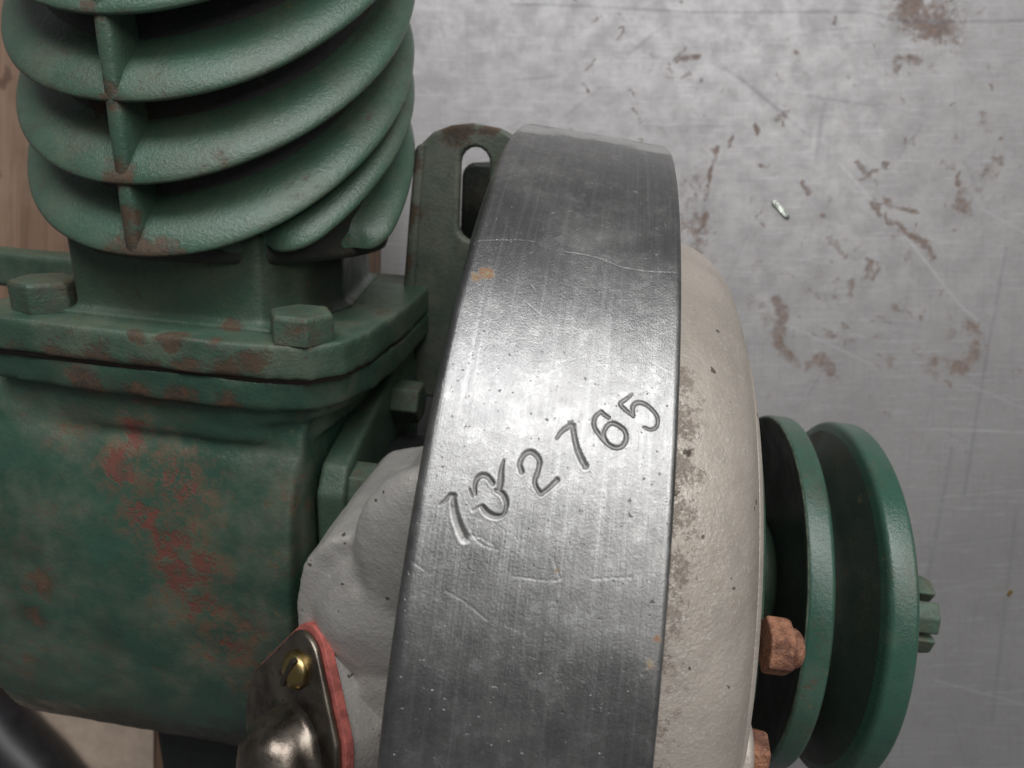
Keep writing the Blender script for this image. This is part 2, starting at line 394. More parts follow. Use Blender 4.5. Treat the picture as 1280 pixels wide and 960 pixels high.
shoulder3 = prism([(-89, 20), (-86, 24), (-52, 26), (-44, 25.8), (-39.5, 23.5), (-37.6, 18), (-36.6, 10), (-36.4, -24), (-88, -24)], 1, 24, 33)
shoulder4 = prism([(-80, 20), (-52, 27), (-42, 26.8), (-36, 24), (-33.6, 18), (-32.6, 8), (-32.5, -24), (-80, -24)], 1, 33.5, 38)
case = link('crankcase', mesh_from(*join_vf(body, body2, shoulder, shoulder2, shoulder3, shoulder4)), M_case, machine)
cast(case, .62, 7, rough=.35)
foot = link('foot', mesh_from(*prism(rrect(-65.5, -8, 21, 16, 3), 1, -84, -34)), M_black, case); bevel(foot, 1.2)

# ---- end plate on the shaft side of the crankcase
ep = prism([(-36, -19), (26, -19), (34.6, -14), (34, -4), (27.2, 15.8), (25.0, 21.6), (21, 24.2), (-30, 24.2), (-36, 18)], 0, -37.2, -32.6)
endp = cast(link('end_plate', mesh_from(*ep), M_plate, machine), .45, 7)
hexbolt('hex_bolt', (-33.2, 20.4, 18.8), (1, 0, 0), 7.1, 4.4, M_bolt, endp, rot=.25)
hexbolt('hex_bolt', (-33.2, 27.0, -3.0), (1, 0, 0), 7.0, 5.6, M_bolt, endp, rot=.1)
bear = link('bearing_boss', revolve(round_profile([(-33.5, 20), (-24, 19), (-10, 19)], 1.5), n=64), M_black, machine)

# ---- slotted mounting bracket behind
def bracket():
    out = [(-36.5, 22), (-35.3, 46), (-34.3, 60), (-33.2, 72.6), (-30.5, 75.2), (-27, 76.6), (-23, 77.2), (-18, 76.6), (-12, 74), (-10.5, 70), (-10.5, 22)]
    sl = []
    for i in range(9): a = math.pi * i / 8; sl.append((-22.4 + 2.9 * math.cos(a), 70.2 + 2.9 * math.sin(a)))
    for i in range(9): a = math.pi + math.pi * i / 8; sl.append((-22.4 + 2.9 * math.cos(a), 58.5 + 2.9 * math.sin(a)))
    bm = bmesh.new()
    def loop(p, w): vs = [bm.verts.new(L((a, b, w))) for a, b in p]; return vs, [bm.edges.new((vs[i], vs[(i + 1) % len(vs)])) for i in range(len(vs))]
    a, ea = loop(out, -21.6); b, eb = loop(sl, -21.6)
    r = bmesh.ops.triangle_fill(bm, use_beauty=True, edges=ea + eb)
    fs = [g for g in r['geom'] if isinstance(g, bmesh.types.BMFace)]
    ex = bmesh.ops.extrude_face_region(bm, geom=fs)
    d = Vector((0, 0, 3.2 * MM)); bmesh.ops.translate(bm, vec=d, verts=[g for g in ex['geom'] if isinstance(g, bmesh.types.BMVert)])
    bmesh.ops.recalc_face_normals(bm, faces=bm.faces)
    me = bpy.data.meshes.new('m'); bm.to_mesh(me); bm.free(); return me
brk = bevel(link('mounting_bracket', bracket(), M_brk, machine), .7, 3, 50)
lip = link('edge_lip', mesh_from(*prism([(-36.6, 24), (-35.6, 46), (-34.6, 60), (-33.5, 72.4), (-31.6, 73.4), (-32.6, 60), (-33.4, 46), (-34.2, 24)], 2, -19, -16.6)), M_brk, brk); bevel(lip, .8, 3)

shade_block = link('slot_shade_block', mesh_from(*prism(rrect(-15.5, 44, 12, 26, 3), 2, -58, -31)), M_web, machine); bevel(shade_block, 1.0)  # added dark block; its colour stands in for shade behind the slot
# ---- grey cast housing left of the band
hv = [(-9, 40.5), (-13, 40.2), (-17, 38.6), (-20.8, 35), (-23.4, 31.0), (-25.2, 27.6), (-28.6, 25.2), (-31.2, 21.6), (-32.6, 16), (-33.5, 8), (-33.5, -26), (-9, -26)]
h1 = prism([(-9, 37.6), (-13.5, 37.0), (-17.4, 34.6), (-20.6, 30.4), (-22.0, 26.6), (-21.6, 23), (-18, 12), (-9, 8)], 2, 16, 45.5)
h2 = prism([(-9, 27), (-22, 27.2), (-28.2, 25.2), (-31.6, 20.8), (-33.0, 14), (-33.0, 6), (-31, -30), (-9, -30)], 2, 14, 41.5)
h4 = prism([(-9, 26), (-21, 26), (-26, 22), (-28, 16.5), (-27, 13.5), (-9, 13)], 2, 30, 44.0)
h3 = prism([(-9, 8.5), (-22, 8.0), (-24, 5), (-24, -30), (-9, -30)], 2, 14, 46)
house = cast(link('cast_housing', mesh_from(*join_vf(h1, h2, h3, h4, ellipsoid((-12, 26.0, 42.5), (12.0, 13, 4.4)), ellipsoid((-20, 14, 41), (10, 10, 5.5)))), M_house, machine), .5, 20, .6, rough=.3)
link('ring_flange', revolve(round_profile([(-14.2, .01), (-14.2, 58.0), (-10.8, 58.0)], .8), n=160), M_house, machine)

# ---- cover plate with red gasket, screw and domed cap
pc = np.array([-31.0, -1.6, 47.2]); pn = np.array([-.54, .26, .80]); pn /= np.linalg.norm(pn)
pe = np.array([-.06, 1, 0.0]); pe = pe - pn * (pe @ pn); pe /= np.linalg.norm(pe); pf = np.cross(pn, pe)   # pe: towards the screw, pf: sideways
def plate_outline(s=1.0):
    pts = []
    for (cx, cy, r, a0, a1) in ((11.0, 0, 3.7, -58, 58), (0, 0, 10.6, 64, 116), (-11., 0, 3.7, 122, 238), (0, 0, 10.6, 244, 296)):
        for i in range(9):
            a = math.radians(a0 + (a1 - a0) * i / 8); pts.append(((cx + r * math.cos(a)) * s, (cy + r * math.sin(a)) * s))
    return pts
def plate_prism(s, lo, hi):
    pts = plate_outline(s); n = len(pts)
    V = [pc + pn * h + pe * a + pf * b for h in (lo, hi) for a, b in pts]
    return np.array(V), [tuple(range(n)), tuple(range(2 * n - 1, n - 1, -1))] + [(i, (i + 1) % n, n + (i + 1) % n, n + i) for i in range(n)]
cov = link('cover_plate', mesh_from(*plate_prism(1.0, 0, 1.1)), M_tarnish, machine); bevel(cov, .45, 3)
gk = link('gasket', mesh_from(*plate_prism(1.05, -1.35, -.02)), M_gasket, cov); bevel(gk, .15, 2)
seat = link('seat_pad', mesh_from(*plate_prism(1.0, -12, -1.36)), M_house, cov); bevel(seat, .5, 2)
dome = [(1.0, 7.3), (1.25, 6.7), (1.8, 6.2), (3.2, 5.8), (4.8, 5.25), (6.1, 4.3), (7.0, 2.9), (7.4, 1.4), (7.5, .01)]
link('domed_cap', revolve(dome, centre=pc - pe * 1.6 - pf * 1.3, axis=pn, n=72), M_tarnish, cov)
sc_c = pc + pe * 9.6 + pf * .2
screw = link('screw', revolve([(1.05, 2.5), (1.5, 2.5), (1.9, 2.3), (2.35, 1.7), (2.6, .9), (2.65, .01)], centre=sc_c, axis=pn, n=40), M_brass, cov)
sd = pe * math.cos(.35) + pf * math.sin(.35) * -1; sq = np.cross(pn, sd)
sv = [sc_c + pn * h + sd * a + sq * b for h in (1.9, 2.70) for a, b in ((-2.2, -.36), (2.2, -.36), (2.2, .36), (-2.2, .36))]
link('screw_slot', mesh_from(np.array(sv), [(0, 1, 2, 3), (7, 6, 5, 4), (0, 4, 5, 1), (1, 5, 6, 2), (2, 6, 7, 3), (3, 7, 4, 0)], smooth=False), M_slot, cov)

# ---- steel band with stamped digits (the surface itself is dented along the strokes)
STAMP = [
 [(-8.57, 54.06, .14), (-8.15, 53.77, .31), (-7.83, 53.42, .45), (-7.46, 53.37, .47)],
 [(-7.56, 53.39, .5), (-7.33, 54.01, .54), (-6.99, 54.7, .62), (-6.56, 55.3, .68), (-6.08, 55.84, .74)],
 [(-5.7, 53.12, .25), (-5.87, 52.62, .37), (-5.77, 52.12, .45), (-5.38, 51.86, .47), (-4.87, 51.92, .47), (-4.4, 52.28, .45)],
 [(-6.25, 52.84, .21), (-5.93, 53.25, .25)],
 [(-3.76, 50.7, .17), (-3.84, 51.43, .45), (-3.76, 52.1, .54), (-3.81, 52.7, .47)],
 [(-4.08, 52.69, .33), (-3.51, 52.82, .45), (-3.12, 53.22, .47), (-3.02, 53.58, .37), (-3.16, 54.1, .31), (-3.78, 54.29, .45), (-4.49, 54.15, .54), (-4.99, 53.81, .45)],
 [(-5.81, 54.15, .09), (-5.24, 53.82, .14)],
 [(-2.12, 51.29, .47), (-2.36, 50.82, .45), (-2.19, 50.27, .47), (-1.71, 49.91, .47), (-1.1, 50.05, .5), (-.71, 50.48, .45), (-.74, 51.03, .41), (-.92, 51.65, .41), (-.79, 52.09, .39), (-.28, 52.54, .37)],
 [(-.28, 52.54, .39), (.32, 52.09, .41), (.95, 51.49, .47)],
 [(.5, 48.76, .27), (.85, 48.24, .41), (1.49, 47.76, .52), (1.8, 47.74, .54)],
 [(1.75, 47.77, .5), (2.07, 48.62, .5), (2.43, 49.38, .54), (2.86, 49.96, .58), (3.21, 50.35, .58)],
 [(4.12, 46.41, .27), (3.64, 46.89, .39), (3.62, 47.55, .39), (4.2, 48.14, .39), (4.87, 48.61, .43), (5.6, 48.82, .43), (6.19, 48.64, .43), (6.5, 48.12, .43), (6.31, 47.57, .43), (5.66, 47.23, .43), (5.04, 47.18, .41), (4.61, 47.6, .37), (4.52, 48.1, .37), (4.86, 48.57, .37)],
 [(4.1, 46.41, .29), (4.44, 46.64, .37), (4.83, 46.8, .37)],
 [(6.74, 44.81, .19), (6.17, 45.29, .37), (5.74, 45.68, .39), (6.25, 46.07, .35), (6.98, 46.45, .31)],
 [(6.96, 46.41, .35), (6.86, 45.76, .41), (7.23, 45.4, .43), (7.86, 45.41, .41), (8.61, 45.78, .37), (9.12, 46.32, .37), (9.06, 46.92, .33), (8.56, 47.21, .31), (7.88, 47.1, .21)],
]
SCRATCH = [
 [(-10.46, 33.54), (-6.53, 32.65), (-4.24, 32.43)], [(-1.34, 33.02), (2.21, 33.13), (5.12, 33.78), (7.95, 33.73), (10.78, 33.33)],
 [(-7.07, 59.04), (-5.42, 59.55), (-3.31, 60.48)], [(-5.49, 55.65), (-4.41, 56.13), (-3.18, 56.3)], [(-5.9, 55.6), (-4.6, 55.75), (-3.6, 56.1)], [(-1.82, 57.7), (1.45, 57.68), (2.39, 57.4)],
 [(1.4, 56.44), (2.08, 57.52)], [(4.67, 57.28), (7.89, 56.87)], [(-10.26, 57.55), (-8.98, 58.0)], [(-7.1, 46.19), (-6.21, 46.67)]]
def smooth_line(pts, n=8):
    """Catmull-Rom through the points"""
    p = np.array(pts, float)
    if len(p) < 3: return p
    p = np.vstack([2 * p[0] - p[1], p, 2 * p[-1] - p[-2]]); out = []
    for i in range(1, len(p) - 2):
        for s in np.linspace(0, 1, n, endpoint=False):
            a, b, c, d = p[i - 1:i + 3]
            out.append(.5 * (2 * b + (c - a) * s + (2 * a - 5 * b + 4 * c - d) * s * s + (3 * b - a - 3 * c + d) * s ** 3))
    out.append(p[-2]); return np.array(out)
def stroke_field(X, Y, pts, warp=None):
    """for grid axes X (n), Y (m): distance to the stroke divided by its half width; pts (x,y,width)"""
    D = np.full((len(X), len(Y)), 9., np.float32)
    wm = pts[:, 2].max() * 2 + (3.5 if warp is not None else 0)
    i0, i1 = np.searchsorted(X, [pts[:, 0].min() - wm, pts[:, 0].max() + wm]); j0, j1 = np.searchsorted(Y, [pts[:, 1].min() - wm, pts[:, 1].max() + wm])
    if i1 <= i0 or j1 <= j0: return D
    x = X[i0:i1, None]; y = Y[None, j0:j1]
    if warp is not None: x = x + warp[0][i0:i1, j0:j1]; y = y + warp[1][i0:i1, j0:j1]
    best = np.full((i1 - i0, j1 - j0), 9.)
    for a, b in zip(pts, pts[1:]):
        d = b[:2] - a[:2]; l = d @ d + 1e-12
        t = np.clip(((x - a[0]) * d[0] + (y - a[1]) * d[1]) / l, 0, 1)
        w = (a[2] + (b[2] - a[2]) * t) * .5
        best = np.minimum(best, np.hypot(x - a[0] - t * d[0], y - a[1] - t * d[1]) / np.maximum(w, .02))
    D[i0:i1, j0:j1] = best; return D
def build_band():
    us = np.concatenate([[-11.0, -10.985, -10.95, -10.9, -10.82, -10.72, -10.6, -10.45, -10.3], np.arange(-10.2, 10.55, .075), [10.6, 10.7, 10.8, 10.88, 10.94, 10.98, 11.0]])
    fine = np.arange(8, 76, .075)
    th = np.concatenate([fine, np.arange(77, 368, 2.)])
    R = 75 + .1 * (11 - us)
    R = R - np.where(us < -9.6, 1.4 * (1 - np.sqrt(np.clip(1 - ((-9.6 - us) / 1.4) ** 2, 0, 1))), 0)
    R = R - np.where(us > 10.3, .5 * (1 - np.sqrt(np.clip(1 - ((us - 10.3) / .7) ** 2, 0, 1))), 0)
    arc = np.radians(th) * 76.0                       # mm along the rim
    D = np.full((len(us), len(th)), 9., np.float32)
    for s in STAMP:
        p = smooth_line([(u, math.radians(t) * 76.0, w) for u, t, w in s]); D = np.minimum(D, stroke_field(us, arc, p))
    dent = -.145 * np.clip(1.2 - D, 0, 1.2) / 1.2
    lipr = .014 * np.exp(-((D - 1.55) / .3) ** 2)
    wear = np.exp(-((D - 1.3) / .14) ** 2) * .45
    Sx = np.full_like(D, 9.)
    for s in SCRATCH:
        p = smooth_line([(u, math.radians(t) * 76.0, .095) for u, t in s]); Sx = np.minimum(Sx, stroke_field(us, arc, p))
    for i in range(30):
        u0 = rng.uniform(-10, 10); a0 = rng.uniform(20, 95); an = rng.normal(.2, .9); l = rng.uniform(.6, 3.)
        Sx = np.minimum(Sx, 1.0 / rng.uniform(.25, .7) * stroke_field(us, arc, np.array([(u0, a0, .09), (u0 + l * math.cos(an), a0 + l * math.sin(an), .06)])))
    sc = np.clip(1.3 - Sx, 0, 1)
    R2 = R[:, None] + dent + lipr - .03 * sc
    t = np.radians(th)[None, :]
    P = np.stack([np.repeat(us[:, None], len(th), 1), R2 * np.cos(t), R2 * np.sin(t)], -1)
    side0 = P[:1].copy(); 
    rings = []
    for r in (66.0, 40, .5): rings.append(np.stack([np.full((1, len(th)), -10.99 if r > 60 else -10.99), r * np.cos(t), r * np.sin(t)], -1))
    ringr = []
    for r in (66.0, 40, .5): ringr.append(np.stack([np.full((1, len(th)), 10.99), r * np.cos(t), r * np.sin(t)], -1))
    Pa = np.concatenate(rings[::-1] + [P] + ringr, 0)
    pad0 = np.zeros((3, len(th)), np.float32)
    me = grid_mesh(Pa, closed_v=True, flip=False)
    for nm, arr in (('wear', np.maximum(wear, sc)), ('stamp', np.clip(1.15 - D, 0, .5) * 2)):
        a = me.attributes.new(nm, 'FLOAT', 'POINT'); a.data.foreach_set('value', np.concatenate([pad0, arr.astype(np.float32), pad0]).ravel().astype(np.float32))
    # flat coordinates of the strip (across, along the rim) for the brushed grain
    uvv = np.zeros((Pa.shape[0], len(th), 2), np.float32); uvv[:, :, 0] = Pa[:, :, 0] * MM; uvv[:, :, 1] = arc[None] * MM
    uvl = me.uv_layers.new(name='UVMap'); li = np.zeros(len(me.loops), np.int32); me.loops.foreach_get('vertex_index', li)
    uvl.data.foreach_set('uv', uvv.reshape(-1, 2)[li].ravel())
    return me
def band_mat():
    k = NT('brushed_steel'); uv = k.uv()
    g1 = k.noise(1, 4, .65, k.mapping((5200, 130, 1), uv)); g2 = k.noise(1, 3, .6, k.mapping((1700, 45, 1), uv)); g3 = k.noise(1, 2, .5, k.mapping((420, 26, 1), uv))
    c1 = k.noise(75, 5, .6); c2 = k.noise(430, 6, .75); c3 = k.noise(1500, 4, .7); pit = k.noise(2300, 2, .5); big = k.noise(28, 3, .5)
    st = k.attr('stamp'); wr = k.attr('wear')
    col = k.mix(k.ramp(k.math('ADD', k.math('MULTIPLY', c1, .5), k.math('MULTIPLY', c2, .5)), .40, .62), (.212, .210, .208), (.315, .311, .303))
    col = k.mix(k.math('MULTIPLY', k.ramp(c3, .50, .72), .5), col, (.36, .36, .357))
    col = k.mix(k.math('MULTIPLY', k.ramp(g2, .48, .70), .38), col, (.39, .388, .383))
    lt = k.math('MULTIPLY', k.ramp(k.math('ADD', k.math('MULTIPLY', c2, .6), k.math('MULTIPLY', c3, .4)), .535, .60), k.ramp(c1, .38, .62))
    col = k.mix(k.math('MULTIPLY', lt, .55), col, (.44, .44, .44))
    hz_ = k.ramp(k.math('ADD', k.blobs([(on_ring(u, 76, dg), 9, 1.) for u, dg in ((-9, 8), (-3, 6), (3, 6), (9, 7))]), k.math('MULTIPLY', k.math('SUBTRACT', c2, .5), .8)), .3, .75)  # grazing reflection at the band's far end, painted as a paler colour
    col = k.mix(k.math('MULTIPLY', hz_, .7), col, (.40, .395, .385))
    pm = k.ramp(pit, .69, .78)
    col = k.mix(k.math('MULTIPLY', pm, .55), col, (.13, .13, .13))
    rs = k.blobs([(on_ring(-8.3, 76.9, 36.5), 1.7, 1.05), (on_ring(10.3, 75.1, 60.3), 1.0, .75), (on_ring(9.9, 75.1, 61.8), 1.3, .7), (on_ring(1.8, 76, 57.0), .8, .85), (on_ring(-9.3, 76.9, 37.0), 1.6, .75)])
    rm = k.ramp(k.math('ADD', rs, k.math('MULTIPLY', k.math('SUBTRACT', c2, .5), 1.8)), .45, .8)
    col = k.mix(k.math('MULTIPLY', st, .45), col, (.19, .185, .175))
    col = k.mix(k.math('MULTIPLY', wr, .6), col, (.50, .50, .49))
    col = k.mix(k.math('MULTIPLY', rm, .8), col, k.mix(k.ramp(c3, .4, .6), (.24, .10, .03), (.26, .20, .10)))
    ro = k.ramp(c1, .35, .7, .33, .44); ro = k.math('ADD', ro, k.math('MULTIPLY', rm, .3)); ro = k.math('ADD', ro, k.math('MULTIPLY', st, .14))
    h = k.math('ADD', k.math('MULTIPLY', g1, .5), k.math('MULTIPLY', g2, .5)); h = k.math('ADD', h, k.math('MULTIPLY', g3, .35))
    h = k.math('ADD', h, k.math('MULTIPLY', c3, .35)); h = k.math('ADD', h, k.math('MULTIPLY', k.noise(5200, 3, .7), .55)); h = k.math('SUBTRACT', h, k.math('MULTIPLY', pm, .9))
    return k.done(col, ro, k.math('SUBTRACT', k.math('SUBTRACT', .95, k.math('MULTIPLY', rm, .9)), k.math('MULTIPLY', hz_, .45)), k.bump(h, .6, .10))
M_band = band_mat()
band = link('steel_band', build_band(), M_band, machine)
band['label'] = 'brushed steel band with the digits 732765 stamped on a slant'

# ---- domed end cover, disc, shaft bolts
cover = link('end_cover', revolve(round_profile([(10.5, 60), (10.8, 61.9), (13.9, 61.2), (17.0, 60.1), (19.9, 58.6), (22.3, 56.4), (24.0, 53.0), (24.9, 49.2), (25.0, 49.5), (25.7, 48.9), (25.9, 47.6), (26.0, 40), (26.0, .01)], 1.2, 3), n=220), M_cover, machine)
disc = link('disc', revolve(round_profile([(25.9, 40.6), (26.4, 41.4), (27.8, 41.4), (28.3, 40.6), (28.3, .01)], .3), n=160), M_plate, machine)
link('lock_ear', revolve(round_profile([(20, 5), (26.4, 5.0), (27.0, 4.2), (27.0, .01)], .6), centre=(0, 4.8, 44.0), n=40), M_cover, cover)
hexbolt('hex_bolt', (27.0, 4.8, 44.0), (1, 0, 0), 5.0, 2.4, M_rust, disc, rot=.3)
b1 = hexbolt('hex_bolt', (27.8, 17.4, 39.4), (1, 0, 0), 6.3, 3.1, M_rust, disc, rot=.15)
link('shaft_end', revolve(round_profile([(28, 2.5), (31.7, 2.4), (32.4, 1.6), (32.4, .01)], .5), centre=(0, 17.4, 39.4), n=32), M_rust, b1)

# ---- pulley
RP = 31.0
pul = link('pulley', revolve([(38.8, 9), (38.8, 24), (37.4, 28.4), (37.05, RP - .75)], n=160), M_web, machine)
link('groove_face', revolve(round_profile([(41.15, RP - 1.9), (43.2, 22), (44.2, 20.5), (45.0, 22), (47.6, RP - 1.9)], .4), n=200), M_groove, pul)
left = round_profile([(37.05, RP - .75), (36.9, RP - .35), (37.3, RP), (40.4, RP), (40.9, RP - .5), (41.15, RP - 1.9)], .4, 3)
right = round_profile([(47.6, RP - 1.9), (48.0, RP - .5), (48.5, RP), (51.8, RP), (52.3, RP - .6), (52.0, 27), (50.5, 24), (50.5, 9)], .45, 3)
M_edge = plain('worn_rim_edge', (.13, .16, .115), .4, .2, .5, 500, .5)
def worn_edge(o, nprof, idx):
    o.data.materials.append(M_edge); a = np.zeros(len(o.data.polygons), np.int32); a.reshape(-1, nprof - 1)[:, idx] = 1
    o.data.polygons.foreach_set('material_index', a); return o
worn_edge(link('sheave', revolve(left, n=220), M_pul, pul), len(left), [0, 1, 2, 3, 4])
link('sheave', revolve(right, n=220), M_pul, pul)
link('hub', revolve(round_profile([(27.3, 12.5), (37.0, 12.5), (38.2, 11.5), (38.9, 10), (44, 9.0), (56, 8.5), (56, .01)], .6), n=64), M_plate, pul)
# castle nut
NR = math.pi / 6
def castle():
    V, F = [], []
    parts = [prism([(8.0 * math.cos(i * math.pi / 3 + NR) - 2.6, 8.0 * math.sin(i * math.pi / 3 + NR)) for i in range(6)], 0, 58, 63.6)]
    for i in range(6):
        a0 = i * math.pi / 3 + .10 + NR; a1 = (i + 1) * math.pi / 3 - .10 + NR
        parts.append(prism([(4.0 * math.cos(a0) - 2.6, 4.0 * math.sin(a0)), (6.9 * math.cos(a0) - 2.6, 6.9 * math.sin(a0)), (7.2 * math.cos((a0 + a1) / 2) - 2.6, 7.2 * math.sin((a0 + a1) / 2)), (6.9 * math.cos(a1) - 2.6, 6.9 * math.sin(a1)), (4.0 * math.cos(a1) - 2.6, 4.0 * math.sin(a1))], 0, 63.5, 68.0))
    return mesh_from(*join_vf(*parts))
nut = bevel(link('castle_nut', castle(), M_bolt, machine), .4, 2)
link('shaft_tip', revolve(round_profile([(60, 3.7), (66.4, 3.7), (67, 3.1), (67, .01)], .4), centre=(0, -2.6, 0), n=40), M_black, nut)

# ------------------------------------------------------------------ bench top
PXM = CAM_H / 820.0                                # mm on the bench per unit of the stain survey below
def bench_pt(x, y): return ((x - 640) * PXM, (480 - y) * PXM)
BROWN = [([(1150, 4), (1165, 22)], 36, .95), ([(1115, 88), (1122, 78), (1148, 73)], 8, .8), ([(1162, 84), (1166, 82)], 7, .6), ([(852, 77), (872, 75)], 4, .9), ([(877, 102), (878, 104)], 4, .7),
 ([(890, 185), (888, 215), (880, 265), (862, 300)], 4, .9), ([(950, 161), (951, 163)], 4, .8), ([(972, 155), (976, 153)], 5, .6), ([(1247, 198), (1235, 220), (1212, 240), (1205, 260)], 9, .8),
 ([(1235, 146), (1234, 164)], 6, .6), ([(1185, 160), (1184, 166)], 4, .6), ([(1202, 215), (1205, 228)], 4, .8), ([(1125, 170), (1126, 176)], 4, .5), ([(1070, 203), (1082, 215), (1095, 215), (1075, 226)], 3, .7),
 ([(1090, 253), (1100, 271)], 4, .8), ([(1093, 254), (1120, 255), (1146, 266)], 4, .8), ([(1110, 270), (1140, 300), (1166, 321)], 4.5, .85), ([(1080, 345), (1085, 328)], 4, .8), ([(1095, 332), (1085, 350)], 4, .8),
 ([(1062, 372), (1065, 350)], 4, .7), ([(1132, 326), (1136, 325)], 6, .7), ([(1007, 370), (1010, 368)], 10, .6), ([(965, 375), (974, 396), (970, 425), (985, 450), (1010, 455), (1030, 452), (1040, 465)], 8, .8),
 ([(1057, 405), (1060, 406)], 6, .7), ([(1092, 402), (1110, 400)], 4, .8), ([(1161, 384), (1152, 394)], 4.5, .9), ([(1115, 380), (1140, 388)], 4, .6), ([(1213, 415), (1220, 435), (1205, 450), (1170, 458)], 12, .8), ([(1113, 442), (1110, 452)], 5, .6),
 ([(868, 236), (872, 262)], 20, .62), ([(862, 282), (868, 305)], 22, .62), ([(880, 300), (900, 330)], 10, .45), ([(945, 330), (935, 365), (955, 400)], 9, .45), ([(1000, 360), (1030, 372)], 8, .5), ([(1060, 430), (1100, 425)], 6, .55), ([(1180, 420), (1195, 400)], 6, .5), ([(1040, 300), (1060, 315)], 5, .55), ([(958, 340), (962, 346)], 10, .4), ([(1020, 340), (1024, 344)], 10, .4), ([(1150, 545), (1158, 560)], 6, .5), ([(1262, 598), (1268, 600)], 5, .4)]
DARKS = [([(640, 5), (740, 8), (880, 15), (1065, 15), (1100, 20), (1140, 27), (1280, 26)], 2.2, .55), ([(785, 68), (830, 32)], 2.6, .35), ([(905, 85), (940, 110), (1005, 165)], 2.6, .45), ([(1010, 120), (1095, 133)], 2, .35), ([(1165, 52), (1195, 10)], 1.6, .5),
 ([(1258, 310), (1230, 465), (1205, 620)], 2.5, .32), ([(1190, 560), (1160, 720)], 3, .25), ([(700, 150), (750, 110)], 3, .25), ([(640, 100), (700, 95)], 2, .25), ([(1030, 130), (1020, 200)], 3, .25), ([(1270, 640), (1240, 900)], 3, .22)]
LIGHTS = [([(1050, 205), (1090, 250), (1140, 305), (1195, 375), (1222, 400)], 1.8, .7), ([(1165, 535), (1280, 540)], 2.2, .5), ([(1210, 480), (1280, 510)], 2, .4), ([(1180, 620), (1280, 612)], 1.6, .4), ([(1170, 850), (1280, 880)], 1.8, .45), ([(730, 75), (940, 77)], 1.6, .35),
 ([(1015, 200), (1018, 160)], 3, .4), ([(1225, 260), (1280, 290)], 1.6, .45), ([(985, 405), (1090, 455)], 1.6, .4)]
def build_bench():
    r = np.random.default_rng(11)
    xs = np.concatenate([[-900, -300], np.arange(-60, 170, .36), [300, 900]]); ys = np.concatenate([[-900, -300], np.arange(-130, 130, .36), [300, 900]])
    X, Y = np.meshgrid(xs, ys, indexing='ij')
    P = np.stack([X, Y, 0 * X], -1)
    def vnoise(step, seed):                            # smooth random field over the bench grid
        q = np.random.default_rng(seed); n = int(2000 / step) + 4; g = q.uniform(-1, 1, (n, n))
        fx = (xs + 1000) / step; fy = (ys + 1000) / step; ix = fx.astype(int); iy = fy.astype(int); tx = fx - ix; ty = fy - iy
        tx = (tx * tx * (3 - 2 * tx))[:, None]; ty = (ty * ty * (3 - 2 * ty))[None]
        G = lambda a, b: g[np.ix_(ix + a, iy + b)]
        return (G(0, 0) * (1 - tx) + G(1, 0) * tx) * (1 - ty) + (G(0, 1) * (1 - tx) + G(1, 1) * tx) * ty
    WARP = [1.5 * vnoise(7, 1) + .9 * vnoise(2.6, 2) + .5 * vnoise(1.1, 3), 1.5 * vnoise(7, 4) + .9 * vnoise(2.6, 5) + .5 * vnoise(1.1, 6)]
    MOD = np.clip(1.0 + .5 * vnoise(5, 7) + .35 * vnoise(1.6, 8), .1, 1.2)
    def layer(strokes, wk=1.):
        out = np.zeros(X.shape, np.float32)
        for pts, w, a in strokes:
            p = smooth_line([(*bench_pt(*q), w * wk * PXM) for q in pts])
            D = stroke_field(xs, ys, p, WARP if wk > 1 else None); out = np.maximum(out, a * np.clip((2.9 - D) / 2.2, 0, 1) ** 1.2)
        return out * (MOD if wk > 1 else 1.)
    rb, rd, rl = [], [], []
    for i in range(300):                               # small flecks of rust
        x, y = r.uniform(700, 1290), 520 * r.beta(1.3, 1.2); an = r.uniform(0, 6.3); l = r.exponential(6)
        rb.append(([(x, y), (x + l * math.cos(an), y + l * math.sin(an))], r.uniform(1.0, 3.2), r.uniform(.3, .75)))
    for i in range(120):
        x, y = r.uniform(510, 1290), r.uniform(-5, 970); an = r.normal(1.75, .35) if r.random() < .55 else r.normal(.1, .25); l = r.uniform(15, 130)
        (rd if r.random() < .6 else rl).append(([(x, y), (x + l * math.cos(an), y + l * math.sin(an))], r.uniform(.8, 1.6), r.uniform(.08, .30)))
    me = grid_mesh(P, local=False)
    for nm, st in (('rust', BROWN + rb), ('dark_scratch', DARKS + rd), ('light_scratch', LIGHTS + rl)):
        a = me.attributes.new(nm, 'FLOAT', 'POINT'); a.data.foreach_set('value', layer(st, 1.35 if nm == 'rust' else 1.).ravel().astype(np.float32))
    return me
